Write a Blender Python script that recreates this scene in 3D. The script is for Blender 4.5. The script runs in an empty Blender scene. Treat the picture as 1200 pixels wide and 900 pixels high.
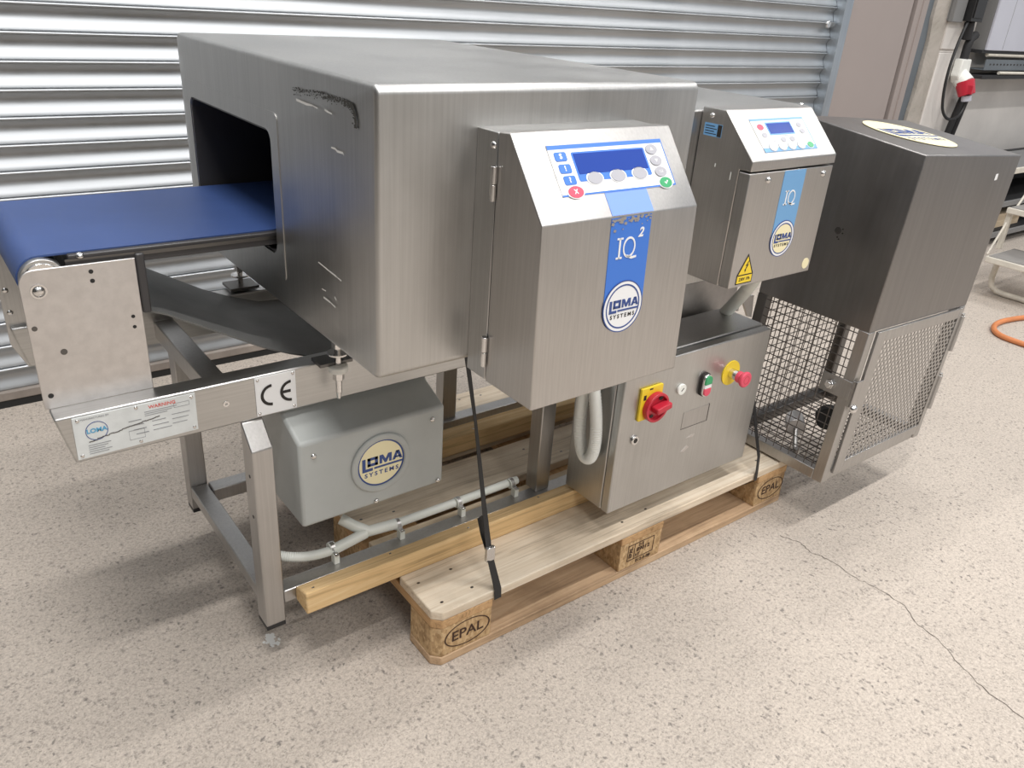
import bpy, math, random
from mathutils import Matrix, Vector
random.seed(7)
D = bpy.data; S = bpy.context.scene; COL = S.collection

# ------------------------------------------------------------------ camera, light, exposure
cam = D.cameras.new('camera'); cam.sensor_width = 36; cam.lens = 28.1; cam.clip_start = .02
co = D.objects.new('camera', cam); COL.objects.link(co)
rx, fw = Vector((.79758077, -.59958352, .06606447)), Vector((.5625412, .69979608, -.44026451))
up = rx.cross(fw)
co.matrix_world = Matrix(((rx.x, up.x, -fw.x, -.6806), (rx.y, up.y, -fw.y, -1.0367), (rx.z, up.z, -fw.z, 1.2821), (0, 0, 0, 1)))
S.camera = co
w = D.worlds.new('hall_ambient'); S.world = w; w.use_nodes = True
w.node_tree.nodes['Background'].inputs[0].default_value = (.93, .96, 1, 1)
w.node_tree.nodes['Background'].inputs[1].default_value = .43
def lamp(x, y, z, sx, sy, e, col=(1, .972, .94)):
    l = D.lights.new('ceiling_strip', 'AREA'); l.shape = 'RECTANGLE'; l.size = sx; l.size_y = sy; l.energy = e; l.color = col
    o = D.objects.new('ceiling_strip', l); COL.objects.link(o); o.location = (x, y, z)
for lx, e in ((-.7, 66), (2.2, 58), (5.8, 34)):
    lamp(lx, -1.2, 4.6, 1.4, .16, e)
    lamp(lx, .75, 4.6, 1.4, .16, e * .55)
    lamp(lx, -4.2, 4.6, 1.5, .35, e)
S.view_settings.view_transform = 'Standard'; S.view_settings.look = 'None'
S.view_settings.gamma = 1; S.view_settings.use_curve_mapping = False
S.view_settings.exposure = .4

# ------------------------------------------------------------------ materials
def nodes(name):
    m = D.materials.new(name); m.use_nodes = True
    return m, m.node_tree, m.node_tree.nodes, m.node_tree.nodes['Principled BSDF']
def lk(t, a, b): t.links.new(a, b)
def noise(t, vec, scale, detail=4, rough=.5, dist=0):
    n = t.nodes.new('ShaderNodeTexNoise'); n.inputs['Scale'].default_value = scale
    n.inputs['Detail'].default_value = detail; n.inputs['Roughness'].default_value = rough; n.inputs['Distortion'].default_value = dist
    if vec is not None: lk(t, vec, n.inputs['Vector'])
    return n
def mapping(t, scale=(1, 1, 1)):
    c = t.nodes.new('ShaderNodeTexCoord'); mp = t.nodes.new('ShaderNodeMapping'); mp.inputs['Scale'].default_value = scale
    lk(t, c.outputs['Object'], mp.inputs['Vector']); return mp.outputs['Vector']
def ramp(t, fac, stops):
    r = t.nodes.new('ShaderNodeValToRGB'); e = r.color_ramp.elements
    while len(e) < len(stops): e.new(.5)
    for el, (p, c) in zip(e, stops): el.position = p; el.color = (*c, 1)
    lk(t, fac, r.inputs['Fac']); return r.outputs['Color']
def mix(t, fac, a, b, mode='MIX'):
    m = t.nodes.new('ShaderNodeMix'); m.data_type = 'RGBA'; m.blend_type = mode
    if isinstance(fac, (int, float)): m.inputs[0].default_value = fac
    else: lk(t, fac, m.inputs[0])
    for i, v in ((6, a), (7, b)):
        if isinstance(v, tuple): m.inputs[i].default_value = (*v, 1)
        else: lk(t, v, m.inputs[i])
    return m.outputs[2]
def bump(t, h, p, strength, dist=.001):
    b = t.nodes.new('ShaderNodeBump'); b.inputs['Strength'].default_value = strength; b.inputs['Distance'].default_value = dist
    lk(t, h, b.inputs['Height']); lk(t, b.outputs['Normal'], p.inputs['Normal'])
def maprange(t, v, a, b, c, d):
    m = t.nodes.new('ShaderNodeMapRange'); 
    for i, x in zip((1, 2, 3, 4), (a, b, c, d)): m.inputs[i].default_value = x
    lk(t, v, m.inputs[0]); return m.outputs[0]
def plain(name, col, rough=.5, metal=0, spec=.5, coat=0):
    m, t, n, p = nodes(name)
    p.inputs['Base Color'].default_value = (*col, 1); p.inputs['Roughness'].default_value = rough
    p.inputs['Metallic'].default_value = metal; p.inputs['Specular IOR Level'].default_value = spec; p.inputs['Coat Weight'].default_value = coat
    return m
def painted(name, col, rough=.45, var=.08, scale=6):
    m, t, n, p = nodes(name)
    v = noise(t, mapping(t), scale, 6, .6)
    lo = tuple(c * (1 - var) for c in col); hi = tuple(min(1, c * (1 + var)) for c in col)
    lk(t, ramp(t, v.outputs['Fac'], [(.3, lo), (.7, hi)]), p.inputs['Base Color'])
    p.inputs['Roughness'].default_value = rough
    return m
def steel(name, col=(.525, .522, .512), rough=.36, grain=(260, 260, 4), stain=.16, bstr=.12):
    m, t, n, p = nodes(name)
    g = noise(t, mapping(t, grain), 1, 3, .6)
    v = noise(t, mapping(t, (3, 3, 2)), 1.6, 5, .6)
    lo = tuple(c * (1 - stain) for c in col); hi = tuple(min(1, c * (1 + stain * .6)) for c in col)
    base = ramp(t, v.outputs['Fac'], [(.3, lo), (.68, hi)])
    base = mix(t, .22, base, ramp(t, g.outputs['Fac'], [(.3, tuple(c * .7 for c in col)), (.7, tuple(min(1, c * 1.25) for c in col))]))
    lk(t, base, p.inputs['Base Color'])
    p.inputs['Metallic'].default_value = 1
    lk(t, maprange(t, v.outputs['Fac'], .3, .7, rough - .05, rough + .07), p.inputs['Roughness'])
    bump(t, g.outputs['Fac'], p, bstr, .0004)
    return m
def wood(name, a, b, axis, dirt=.3):
    m, t, n, p = nodes(name)
    sc = [62, 62, 62]; sc[axis] = 2.4
    g = noise(t, mapping(t, tuple(sc)), 1, 5, .62, 1.2)
    v = noise(t, mapping(t), 5, 6, .6)
    base = ramp(t, g.outputs['Fac'], [(.3, tuple(c * .66 for c in a)), (.46, a), (.7, b)])
    dk = ramp(t, v.outputs['Fac'], [(.45, (1, 1, 1)), (.75, (1 - dirt, 1 - dirt * 1.05, 1 - dirt * 1.1))])
    lk(t, mix(t, 1.0, base, dk, 'MULTIPLY'), p.inputs['Base Color'])
    p.inputs['Roughness'].default_value = .75; p.inputs['Specular IOR Level'].default_value = .25
    bump(t, g.outputs['Fac'], p, .3, .002)
    return m
M = {}
M['steel'] = steel('brushed_steel')
M['steel_h'] = steel('brushed_steel_along', grain=(4, 260, 260))
M['steel_y'] = steel('brushed_steel_across', grain=(260, 4, 260))
M['tube'] = steel('satin_tube', (.5, .49, .48), .38, (200, 200, 4), .12, .06)
M['plate'] = steel('pale_satin_plate', (.66, .64, .63), .4, (60, 60, 60), .06, .05)
M['panel'] = steel('pale_brushed_panel', (.53, .515, .5), .34, (300, 300, 5), .08, .1)
M['bin'] = steel('worn_sheet_steel', (.275, .265, .26), .36, (60, 60, 3), .06, 0)
M['shiny'] = plain('polished_steel', (.72, .71, .7), .16, 1)
M['dark_steel'] = plain('dark_steel', (.16, .155, .15), .4, 1)
M['galv'] = steel('galvanised', (.49, .51, .53), .46, (.5, 12, 12), .1, 0)
M['galv2'] = steel('galvanised_guide', (.5, .55, .6), .4, (60, 60, 3), .14, .05)
M['black'] = plain('black_plastic', (.015, .015, .016), .45)
M['bed'] = plain('dark_bed_plastic', (.045, .043, .045), .38)
M['wire'] = plain('dark_wire', (.17, .155, .145), .45, 1)
M['bluebelt'] = painted('blue_belt', (.032, .068, .205), .5, .12, 4)
M['beltback'] = painted('grey_belt_back', (.135, .135, .13), .55, .15, 10)
M['cover'] = painted('grey_hammered_paint', (.43, .45, .44), .42, .06, 9)
M['white'] = plain('white_print', (.86, .87, .88), .4)
M['whiteplas'] = painted('white_plastic', (.84, .85, .81), .42, .05, 20)
M['conduit'] = painted('pale_conduit', (.75, .77, .72), .4, .04, 20)
M['cream'] = plain('cream_print', (.88, .80, .52), .45)
M['navy'] = plain('navy_print', (.035, .075, .26), .4)
M['blue'] = plain('blue_print', (.05, .19, .66), .35)
M['blue2'] = plain('pale_blue_print', (.16, .37, .65), .4)
M['lilac'] = plain('soft_blue_print', (.2, .34, .85), .4)
M['screen'] = plain('blue_display_glass', (.02, .06, .33), .12)
M['btn'] = plain('grey_key', (.4, .4, .44), .4)
M['red'] = plain('red_plastic', (.52, .022, .045), .3)
M['redkey'] = plain('red_key', (.75, .08, .14), .4)
M['green'] = plain('green_plastic', (.04, .35, .14), .35)
M['yellow'] = plain('yellow_plastic', (.85, .62, .03), .4)
M['ink'] = plain('black_ink', (.02, .017, .015), .6)
M['brand'] = plain('burnt_brand', (.05, .022, .012), .8)
M['greyink'] = plain('grey_ink', (.3, .31, .33), .6)
M['cyanink'] = plain('cyan_ink', (.1, .38, .62), .5)
M['redink'] = plain('red_ink', (.7, .12, .1), .5)
M['paper'] = painted('scuffed_plate', (.68, .71, .71), .4, .1, 25)
M['deck'] = wood('pale_deck_wood', (.71, .595, .455), (.82, .725, .59), 0, .28)
M['deck2'] = wood('pale_deck_wood_dirty', (.62, .50, .35), (.74, .62, .46), 0, .35)
M['base'] = wood('dusty_base_wood', (.54, .37, .23), (.66, .48, .31), 0, .4)
M['cross'] = wood('orange_cross_wood', (.55, .34, .17), (.66, .44, .24), 1, .3)
M['beam'] = wood('fresh_timber', (.70, .48, .24), (.80, .60, .34), 0, .15)
M['orange'] = painted('orange_hose', (.62, .22, .08), .5, .1, 12)
M['taupe'] = painted('taupe_painted_steel', (.33, .285, .27), .5, .03, 2)
M['bluegrey'] = painted('blue_grey_paint', (.13, .15, .17), .6, .15, 3)
M['wallwhite'] = painted('white_painted_wall', (.66, .63, .6), .7, .1, 2.5)
M['lgrey'] = painted('light_grey_enclosure', (.52, .53, .6), .4, .04, 3)
M['midgrey'] = painted('mid_grey_enclosure', (.2, .2, .2), .5, .05, 3)
M['void'] = plain('void_black', (.02, .02, .022), .7)
M['tread'] = painted('grey_tread', (.24, .23, .22), .7, .1, 12)
M['ladder'] = painted('worn_white_paint', (.68, .64, .56), .55, .12, 16)
M['rubber'] = plain('rubber', (.02, .02, .02), .7)
# chipboard pallet blocks
def chip():
    m, t, n, p = nodes('pressed_chip_block')
    v = t.nodes.new('ShaderNodeTexVoronoi'); v.inputs['Scale'].default_value = 1; lk(t, mapping(t, (190, 190, 90)), v.inputs['Vector'])
    q = noise(t, mapping(t), 60, 5, .7)
    c = ramp(t, v.outputs['Color'], [(.1, (.30, .18, .08)), (.5, (.55, .36, .18)), (.9, (.72, .53, .31))])
    lk(t, mix(t, .45, c, ramp(t, q.outputs['Fac'], [(.35, (.28, .17, .08)), (.65, (.66, .46, .25))])), p.inputs['Base Color'])
    p.inputs['Roughness'].default_value = .85; bump(t, q.outputs['Fac'], p, .5, .003); return m
M['chip'] = chip()
# concrete with dark aggregate
def concrete():
    m, t, n, p = nodes('worn_concrete')
    vec = mapping(t)
    big = noise(t, vec, .9, 6, .6); mid = noise(t, vec, 7, 6, .65); fine = noise(t, vec, 290, 3, .7)
    base = ramp(t, big.outputs['Fac'], [(.36, (.385, .335, .29)), (.6, (.57, .505, .445))])
    base = mix(t, .35, base, ramp(t, mid.outputs['Fac'], [(.35, (.37, .33, .295)), (.65, (.60, .53, .46))]))
    grit = noise(t, vec, 135, 4, .7, .3)
    base = mix(t, .52, base, ramp(t, grit.outputs['Fac'], [(.36, (.20, .175, .155)), (.47, (.44, .385, .335)), (.62, (.66, .59, .515))]))
    base = mix(t, .3, base, ramp(t, fine.outputs['Fac'], [(.35, (.28, .24, .21)), (.5, (.50, .44, .38)), (.66, (.72, .65, .57))]))
    def flecks(scale, lo, hi, keep):
        warp = noise(t, vec, scale * .9, 3)
        wv = t.nodes.new('ShaderNodeMix'); wv.data_type = 'VECTOR'; wv.inputs[0].default_value = .022
        lk(t, vec, wv.inputs[4]); lk(t, warp.outputs['Color'], wv.inputs[5])
        v = t.nodes.new('ShaderNodeTexVoronoi'); v.inputs['Scale'].default_value = scale; lk(t, wv.outputs[1], v.inputs['Vector'])
        d = maprange(t, v.outputs['Distance'], lo, hi, 1, 0)
        s = t.nodes.new('ShaderNodeSeparateColor'); lk(t, v.outputs['Color'], s.inputs[0])
        k = maprange(t, s.outputs[0], keep - .15, keep + .1, 1, 0)
        a = t.nodes.new('ShaderNodeMath'); a.operation = 'MULTIPLY'; lk(t, d, a.inputs[0]); lk(t, k, a.inputs[1]); return a.outputs[0]
    f1 = flecks(88, .14, .48, .31); f2 = flecks(140, .14, .46, .34)
    cl = maprange(t, mid.outputs['Fac'], .38, .58, .35, 1)
    a = t.nodes.new('ShaderNodeMath'); a.operation = 'MULTIPLY'; lk(t, f1, a.inputs[0]); lk(t, cl, a.inputs[1])
    base = mix(t, a.outputs[0], base, (.19, .17, .155))
    b = t.nodes.new('ShaderNodeMath'); b.operation = 'MULTIPLY'; lk(t, f2, b.inputs[0]); b.inputs[1].default_value = .7
    base = mix(t, b.outputs[0], base, (.20, .18, .16))
    lk(t, base, p.inputs['Base Color'])
    p.inputs['Roughness'].default_value = .78; p.inputs['Specular IOR Level'].default_value = .3
    bump(t, fine.outputs['Fac'], p, .35, .003); return m
M['floor'] = concrete()
def rough_concrete():
    m, t, n, p = nodes('chipped_column')
    v = noise(t, mapping(t), 4, 8, .7, .5)
    lk(t, ramp(t, v.outputs['Fac'], [(.32, (.22, .19, .16)), (.42, (.38, .35, .31)), (.6, (.47, .43, .39))]), p.inputs['Base Color'])
    p.inputs['Roughness'].default_value = .9; bump(t, v.outputs['Fac'], p, .6, .02); return m
M['column'] = rough_concrete()

# ------------------------------------------------------------------ mesh helpers
class MB:
    def __init__(s, mat=None): s.v = []; s.f = []; s.m = mat
    def add(s, vs, fs):
        b = len(s.v)
        for p in vs:
            p = Vector(p); s.v.append(tuple(s.m @ p) if s.m else tuple(p))
        s.f += [tuple(b + i for i in f) for f in fs]; return s
    def box(s, x0, x1, y0, y1, z0, z1):
        return s.add([(x0, y0, z0), (x1, y0, z0), (x1, y1, z0), (x0, y1, z0), (x0, y0, z1), (x1, y0, z1), (x1, y1, z1), (x0, y1, z1)],
                     [(3, 2, 1, 0), (4, 5, 6, 7), (0, 1, 5, 4), (1, 2, 6, 5), (2, 3, 7, 6), (3, 0, 4, 7)])
    def prism(s, pts, a, b, axis='y'):
        # pts: 2D outline; axis y -> (x,z), x -> (y,z), z -> (x,y)
        f = {'y': lambda p, t: (p[0], t, p[1]), 'x': lambda p, t: (t, p[0], p[1]), 'z': lambda p, t: (p[0], p[1], t)}[axis]
        n = len(pts)
        s.add([f(p, a) for p in pts] + [f(p, b) for p in pts],
              [tuple(range(n)), tuple(range(2 * n - 1, n - 1, -1))] + [(i, i + n, (i + 1) % n + n, (i + 1) % n) for i in range(n)])
        return s
    def cyl(s, p0, p1, r, n=20, r1=None):
        p0, p1 = Vector(p0), Vector(p1); d = (p1 - p0).normalized(); a = d.orthogonal().normalized(); b = d.cross(a)
        r1 = r if r1 is None else r1
        c = [(math.cos(2 * math.pi * i / n), math.sin(2 * math.pi * i / n)) for i in range(n)]
        return s.add([p0 + r * (a * x + b * y) for x, y in c] + [p1 + r1 * (a * x + b * y) for x, y in c],
                     [tuple(range(n - 1, -1, -1)), tuple(range(n, 2 * n))] + [(i, (i + 1) % n, (i + 1) % n + n, i + n) for i in range(n)])
    def tube(s, pts, r, n=10, ribs=0):
        pts = [Vector(p) for p in pts]; rings = []; prev = None
        for i, p in enumerate(pts):
            d = (pts[min(i + 1, len(pts) - 1)] - pts[max(i - 1, 0)]).normalized()
            a = d.orthogonal().normalized() if prev is None else (prev - d * prev.dot(d)).normalized()
            prev = a; b = d.cross(a); rr = r * (1 + (ribs if i % 2 else 0))
            rings.append([p + rr * (a * math.cos(2 * math.pi * k / n) + b * math.sin(2 * math.pi * k / n)) for k in range(n)])
        vs = [v for g in rings for v in g]; fs = [tuple(range(n - 1, -1, -1)), tuple(range(len(vs) - n, len(vs)))]
        for i in range(len(pts) - 1):
            for k in range(n): fs.append((i * n + k, i * n + (k + 1) % n, (i + 1) * n + (k + 1) % n, (i + 1) * n + k))
        return s.add(vs, fs)
    def ring(s, r0, r1, z0, z1, n=40, ex=1, ey=1):
        vs = []; 
        for r, z in ((r0, z0), (r1, z0), (r1, z1), (r0, z1)):
            vs += [(r * ex * math.cos(2 * math.pi * i / n), r * ey * math.sin(2 * math.pi * i / n), z) for i in range(n)]
        fs = []
        for k in range(4):
            for i in range(n): fs.append((k * n + i, k * n + (i + 1) % n, ((k + 1) % 4) * n + (i + 1) % n, ((k + 1) % 4) * n + i))
        return s.add(vs, fs)
    def disc(s, cx, cy, rx_, ry_, z0, z1, n=32):
        return s.prism([(cx + rx_ * math.cos(2 * math.pi * i / n), cy + ry_ * math.sin(2 * math.pi * i / n)) for i in range(n)], z0, z1, 'z')
    def dome(s, c, nrm, r, h, n=14):
        c = Vector(c); d = Vector(nrm).normalized(); a = d.orthogonal().normalized(); b = d.cross(a); vs = []; fs = []
        for j in range(4):
            t = j / 4 * math.pi / 2
            vs += [c + d * h * math.sin(t) + r * math.cos(t) * (a * math.cos(2 * math.pi * i / n) + b * math.sin(2 * math.pi * i / n)) for i in range(n)]
        vs.append(c + d * h)
        for j in range(3):
            for i in range(n): fs.append((j * n + i, j * n + (i + 1) % n, (j + 1) * n + (i + 1) % n, (j + 1) * n + i))
        fs += [(3 * n + i, 3 * n + (i + 1) % n, 4 * n) for i in range(n)]
        fs.append(tuple(range(n - 1, -1, -1)))
        return s.add(vs, fs)
def finish(o, bevel=0, smooth=False, seg=2):
    if bevel:
        b = o.modifiers.new('bevel', 'BEVEL'); b.width = bevel; b.segments = seg; b.limit_method = 'ANGLE'; b.angle_limit = math.radians(35)
        b.harden_normals = False
    if smooth or bevel:
        for p in o.data.polygons: p.use_smooth = True
        if hasattr(o.data, 'set_sharp_from_angle'): o.data.set_sharp_from_angle(angle=math.radians(40))
def par(o, parent):
    if parent is not None:
        o.parent = parent
        if parent.type == 'EMPTY': o.matrix_parent_inverse = Matrix.Translation(-parent.location)
def obj(name, mb, mat, parent=None, bevel=0, smooth=False, label=None, seg=2, kind=None):
    me = D.meshes.new(name); me.from_pydata(mb.v, [], mb.f); me.validate(); me.update()
    o = D.objects.new(name, me); COL.objects.link(o); me.materials.append(M[mat] if isinstance(mat, str) else mat)
    import bmesh
    bm = bmesh.new(); bm.from_mesh(me); bmesh.ops.recalc_face_normals(bm, faces=bm.faces); bm.to_mesh(me); bm.free()
    finish(o, bevel, smooth, seg); par(o, parent)
    if label: o['label'] = label
    if kind: o['kind'] = kind
    return o
def dup(o, parent, loc=None, name=None):
    c = o.copy(); COL.objects.link(c); 
    if parent is not None: par(c, parent)
    if loc is not None: c.location = loc
    return c
def thing(name, label, cat, loc, group=None):
    o = D.objects.new(name, None); COL.objects.link(o); o.location = loc; o.empty_display_size = .05
    o['label'] = label; o['category'] = cat
    if group: o['group'] = group
    return o
def tag(o, label, cat, group=None):
    o['label'] = label; o['category'] = cat
    if group: o['group'] = group
    return o
def struct(o): o['kind'] = 'structure'; return o
def frame(o, r, u):
    r = Vector(r).normalized(); u = Vector(u).normalized(); n = r.cross(u)
    return Matrix(((r.x, u.x, n.x, o[0]), (r.y, u.y, n.y, o[1]), (r.z, u.z, n.z, o[2]), (0, 0, 0, 1)))
def front(x, y, z): return frame((x, y, z), (1, 0, 0), (0, 0, 1))
def left(x, y, z): return frame((x, y, z), (0, -1, 0), (0, 0, 1))
def text(name, s, fr, x, y, size, mat, parent, bold=0, sx=1, spacing=1, z=.0006, align='CENTER', shear=0):
    cu = D.curves.new('t', 'FONT'); cu.body = s; cu.size = size; cu.offset = bold; cu.space_character = spacing; cu.shear = shear
    cu.align_x = align; cu.align_y = 'CENTER'; cu.resolution_u = 3; cu.extrude = .0001
    tmp = D.objects.new('t', cu); COL.objects.link(tmp)
    dg = bpy.context.evaluated_depsgraph_get(); me = D.meshes.new_from_object(tmp.evaluated_get(dg))
    D.objects.remove(tmp); D.curves.remove(cu)
    me.transform(fr @ Matrix.Translation((x, y, z)) @ Matrix.Diagonal((sx, 1, 1, 1)))
    me.name = name; me.materials.clear(); me.materials.append(M[mat])
    o = D.objects.new(name, me); COL.objects.link(o); par(o, parent); return o
def rrect(x0, x1, y0, y1, r, n=5):
    pts = []
    for cx, cy, a in ((x1 - r, y1 - r, 0), (x0 + r, y1 - r, 90), (x0 + r, y0 + r, 180), (x1 - r, y0 + r, 270)):
        for i in range(n + 1):
            t = math.radians(a + 90 * i / n); pts.append((cx + r * math.cos(t), cy + r * math.sin(t)))
    return pts
def screw(parent, p, nrm, r=.005, h=.003, mat='shiny', name='screw'):
    o = obj(name, MB().dome(p, nrm, r, h), mat, parent, smooth=True); return o

def logo(parent, fr, R, disc='cream', ring='navy', ink='navy', ink2='navy', rim=None, name='badge', single=False):
    """round maker's badge with lettering, built in the plane of fr"""
    b = obj(name, MB(fr).disc(0, 0, R, R, 0, .0008, 48), disc, parent)
    obj('badge_ring', MB(fr).ring(R * .93, R * 1.0, 0, .0011, 48), ring, b)
    if rim:
        obj('badge_rim', MB(fr).ring(R * 1.0, R * 1.12, 0, .001, 48), rim, b)
        obj('badge_outer_ring', MB(fr).ring(R * 1.12, R * 1.17, 0, .0011, 48), ring, b)
    k = R; z0, z1 = .0008, .0013
    def poly(nm, pts, mt): return obj(nm, MB(fr).prism([(x * k, y * k) for x, y in pts], z0, z1, 'z'), mt, b)
    poly('letter_l', [(-.80, .33), (-.66, .33), (-.66, -.12), (-.36, -.12), (-.36, -.24), (-.80, -.24)], ink)
    o = MB(fr)
    x0, x1, y0, y1, t = -.58, -.14, -.04, .33, .115
    for q in ((x0, x1, y0, y0 + t), (x0, x1, y1 - t, y1), (x0, x0 + t * 1.1, y0, y1), (x1 - t * 1.1, x1, y0, y1)): o.box(q[0] * k, q[1] * k, q[2] * k, q[3] * k, z0, z1)
    obj('letter_o', o, ink, b)
    poly('letter_m', [(-.07, -.04), (-.07, .33), (.08, .33), (.19, .12), (.30, .33), (.45, .33), (.45, -.04), (.34, -.04), (.34, .17), (.23, -.04), (.15, -.04), (.04, .17), (.04, -.04)], ink)
    o = MB(fr)
    o.prism([(x * k, y * k) for x, y in [(.48, -.04), (.64, .33), (.76, .33), (.70, .2), (.60, -.04)]], z0, z1, 'z')
    o.prism([(x * k, y * k) for x, y in [(.64, .33), (.78, .33), (.92, -.04), (.80, -.04), (.70, .22)]], z0, z1, 'z')
    o.box(.58 * k, .84 * k, .03 * k, .1 * k, z0, z1)
    obj('letter_a', o, ink, b)
    o = MB(fr).box(-.30 * k, .95 * k, -.2 * k, -.12 * k, z0, z1); obj('underline', o, ink, b)
    text('lettering', 'SYSTEMS', fr, .02 * k, -.42 * k, .25 * k, ink2, b, bold=.006 * k, sx=1.12, spacing=1.45, z=.0011)
    return b
def iq_text(parent, fr, x, y, h, two=False):
    """slab serif I and Q with a tail"""
    z0, z1 = .0007, .0012; t = h * .11
    o = MB(fr)
    o.box(x - t / 2, x + t / 2, y - h / 2, y + h / 2, z0, z1).box(x - h * .19, x + h * .19, y - h / 2, y - h / 2 + t * .8, z0, z1).box(x - h * .19, x + h * .19, y + h / 2 - t * .8, y + h / 2, z0, z1)
    obj('letter_i', o, 'white', parent)
    cx = x + h * .62
    o = MB(fr @ Matrix.Translation((cx, y, 0))).ring(h * .40, h * .5, z0, z1, 32, .8, 1)
    o2 = MB(fr).prism([(cx - h * .22, y - h * .36), (cx - h * .05, y - h * .36), (cx + h * .25, y - h * .46), (cx + h * .52, y - h * .44), (cx + h * .52, y - h * .54), (cx + h * .2, y - h * .58), (cx - h * .1, y - h * .46)], z0, z1, 'z')
    b = len(o.v); o.v += o2.v; o.f += [tuple(b + i for i in f) for f in o2.f]
    obj('letter_q', o, 'white', parent)
    if two: text('superscript', '2', fr, x + h * 1.3, y + h * .62, h * .62, 'white', parent, bold=.0006, shear=.25, z=.001)

# ------------------------------------------------------------------ setting
fl = struct(obj('floor', MB().box(-7, 10, -8, 1.95, -.1, 0), 'floor'))
cr = [(1.04, -.11), (1.062, -.16), (1.05, -.2), (1.0634, -.2425), (1.055, -.33), (1.07, -.38), (1.0653, -.4556), (1.03, -.51), (1.0218, -.5635), (.985, -.63), (.9606, -.69), (.9493, -.78), (.93, -.9)]
mb = MB()
fine = []
for (a, b) in zip(cr, cr[1:]):
    for i in range(5):
        t = i / 5; fine.append((a[0] + (b[0] - a[0]) * t + random.uniform(-.004, .004), a[1] + (b[1] - a[1]) * t))
for i in range(len(fine) - 1):
    (x0, y0), (x1, y1) = fine[i], fine[i + 1]; wd = random.uniform(.0006, .0017)
    mb.add([(x0 - wd, y0, .0004), (x0 + wd, y0, .0004), (x1 + wd, y1, .0004), (x1 - wd, y1, .0004)], [(0, 1, 2, 3)])
obj('crack', mb, plain('crack_dark', (.12, .1, .085), .9), fl)
mb = MB(); 
for i in range(30):
    x_, y_, r = random.gauss(-.247, .006), random.uniform(.24, .278), random.uniform(.003, .009)
    mb.add([(x_ + r * math.cos(a) * random.uniform(.4, 1), y_ + r * math.sin(a) * random.uniform(.5, 1.3), .0004 + i * .00001) for a in (0, .9, 1.8, 2.7, 3.6, 4.5, 5.4)], [tuple(range(7))])
obj('paint_mark', mb, plain('white_scuff', (.72, .72, .7), .8), fl, kind='stuff')

# roller shutter door
YS = 1.66; PITCH = .0745; ZB = .0535
dr = struct(D.objects.new('door_1', None)); COL.objects.link(dr); dr.location = (1, YS, 0)
dr['label'] = 'galvanised roller shutter with curved horizontal slats'
outl = [(.006, -.001), (.003, .0045)]
N = 18
for i in range(N + 1):
    t = i / N; u = t ** 1.35
    outl.append((.003 + .0125 * math.sin(math.pi * u), .0045 + t * (PITCH - .0145)))
for i in range(9):
    a = math.radians(100 - 200 * i / 8)
    outl.append((.0025 - .0065 * math.cos(a), PITCH - .0048 - .0048 * math.sin(a)))
mb = MB(); n = len(outl); xa, xb = -2.6, 3.495
mb.add([(xa, y, z) for y, z in outl] + [(xb, y, z) for y, z in outl], [(i, i + 1, n + i + 1, n + i) for i in range(n - 1)])
sl = obj('slat', mb, 'galv', None, smooth=True); par(sl, dr); sl.location = (0, YS, ZB)
k = 1
while ZB + k * PITCH < 2.6:
    c = dup(sl, dr, (0, YS, ZB + k * PITCH)); k += 1
obj('backing', MB().box(-2.6, 3.5, YS + .03, YS + .06, .02, 2.6), 'midgrey', dr)
obj('bottom_bar', MB().box(-2.6, 3.49, YS - .012, YS + .02, .025, ZB), painted('stained_bar', (.3, .26, .23), .7, .25, 9), dr, .003, label='stained pale bottom bar')
obj('rubber_seal', MB().box(-2.6, 3.49, YS - .008, YS + .03, .0, .025), 'rubber', dr)
obj('guide_channel', MB().box(3.497, 3.508, YS - .05, YS + .05, 0, 2.6).box(3.508, 3.562, YS - .05, YS - .042, 0, 2.6), 'galv2', dr, .001)
lockz = 1.235
obj('end_lock', MB().cyl((3.43, YS - .006, lockz), (3.43, YS - .018, lockz), .018, 16).box(3.43, 3.485, YS - .016, YS - .006, lockz - .012, lockz + .012), 'shiny', dr, .002)
struct(obj('wall_back', MB().box(-7, -2.6, YS - .02, YS + .3, 0, 3).box(4.65, 9, YS, YS + .3, 0, 3).box(-2.6, 4.65, YS + .07, YS + .3, 0, 3), 'wallwhite'))
struct(obj('added_wall_left', MB().box(-5.2, -5, -8, 1.95, 0, 5.6), painted('dark_added_wall', (.06, .058, .055), .8, .1, 1)))  # unseen wall, added dark and tall so left-facing steel reflects dim
struct(obj('added_wall_front', MB().box(-5.2, 10, -8.2, -8, 0, 4.2), painted('pale_added_wall', (.5, .48, .45), .8, .1, 1)))  # unseen pale wall, added for front-facing steel to reflect
struct(obj('trim_1', MB().box(3.562, 4.195, YS - .03, YS + .06, 0, 2.6), 'taupe', None, .002))
struct(obj('trim_2', MB().box(4.195, 4.235, YS + .02, YS + .06, 0, 2.6), 'void'))
struct(obj('trim_3', MB().box(4.235, 4.36, YS - .035, YS + .06, 0, 2.6).box(4.29, 4.297, YS - .042, YS - .03, 0, 2.6), 'taupe', None, .003))
struct(obj('trim_4', MB().box(4.36, 4.5, YS + .0, YS + .06, 0, 2.6), 'bluegrey'))
mb = MB(); zs = [i * .13 for i in range(21)]
L = [4.49 + random.uniform(-.012, .02) for _ in zs]; Rr = [4.655 + random.uniform(-.015, .02) for _ in zs]
mb.add([p for i, z in enumerate(zs) for p in ((L[i], YS - .02, z), (Rr[i], YS - .02, z), (Rr[i], YS + .1, z), (L[i], YS + .1, z))],
       [f for i in range(len(zs) - 1) for f in ((4 * i, 4 * i + 1, 4 * i + 5, 4 * i + 4), (4 * i + 1, 4 * i + 2, 4 * i + 6, 4 * i + 5), (4 * i + 3, 4 * i, 4 * i + 4, 4 * i + 7))])
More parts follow.
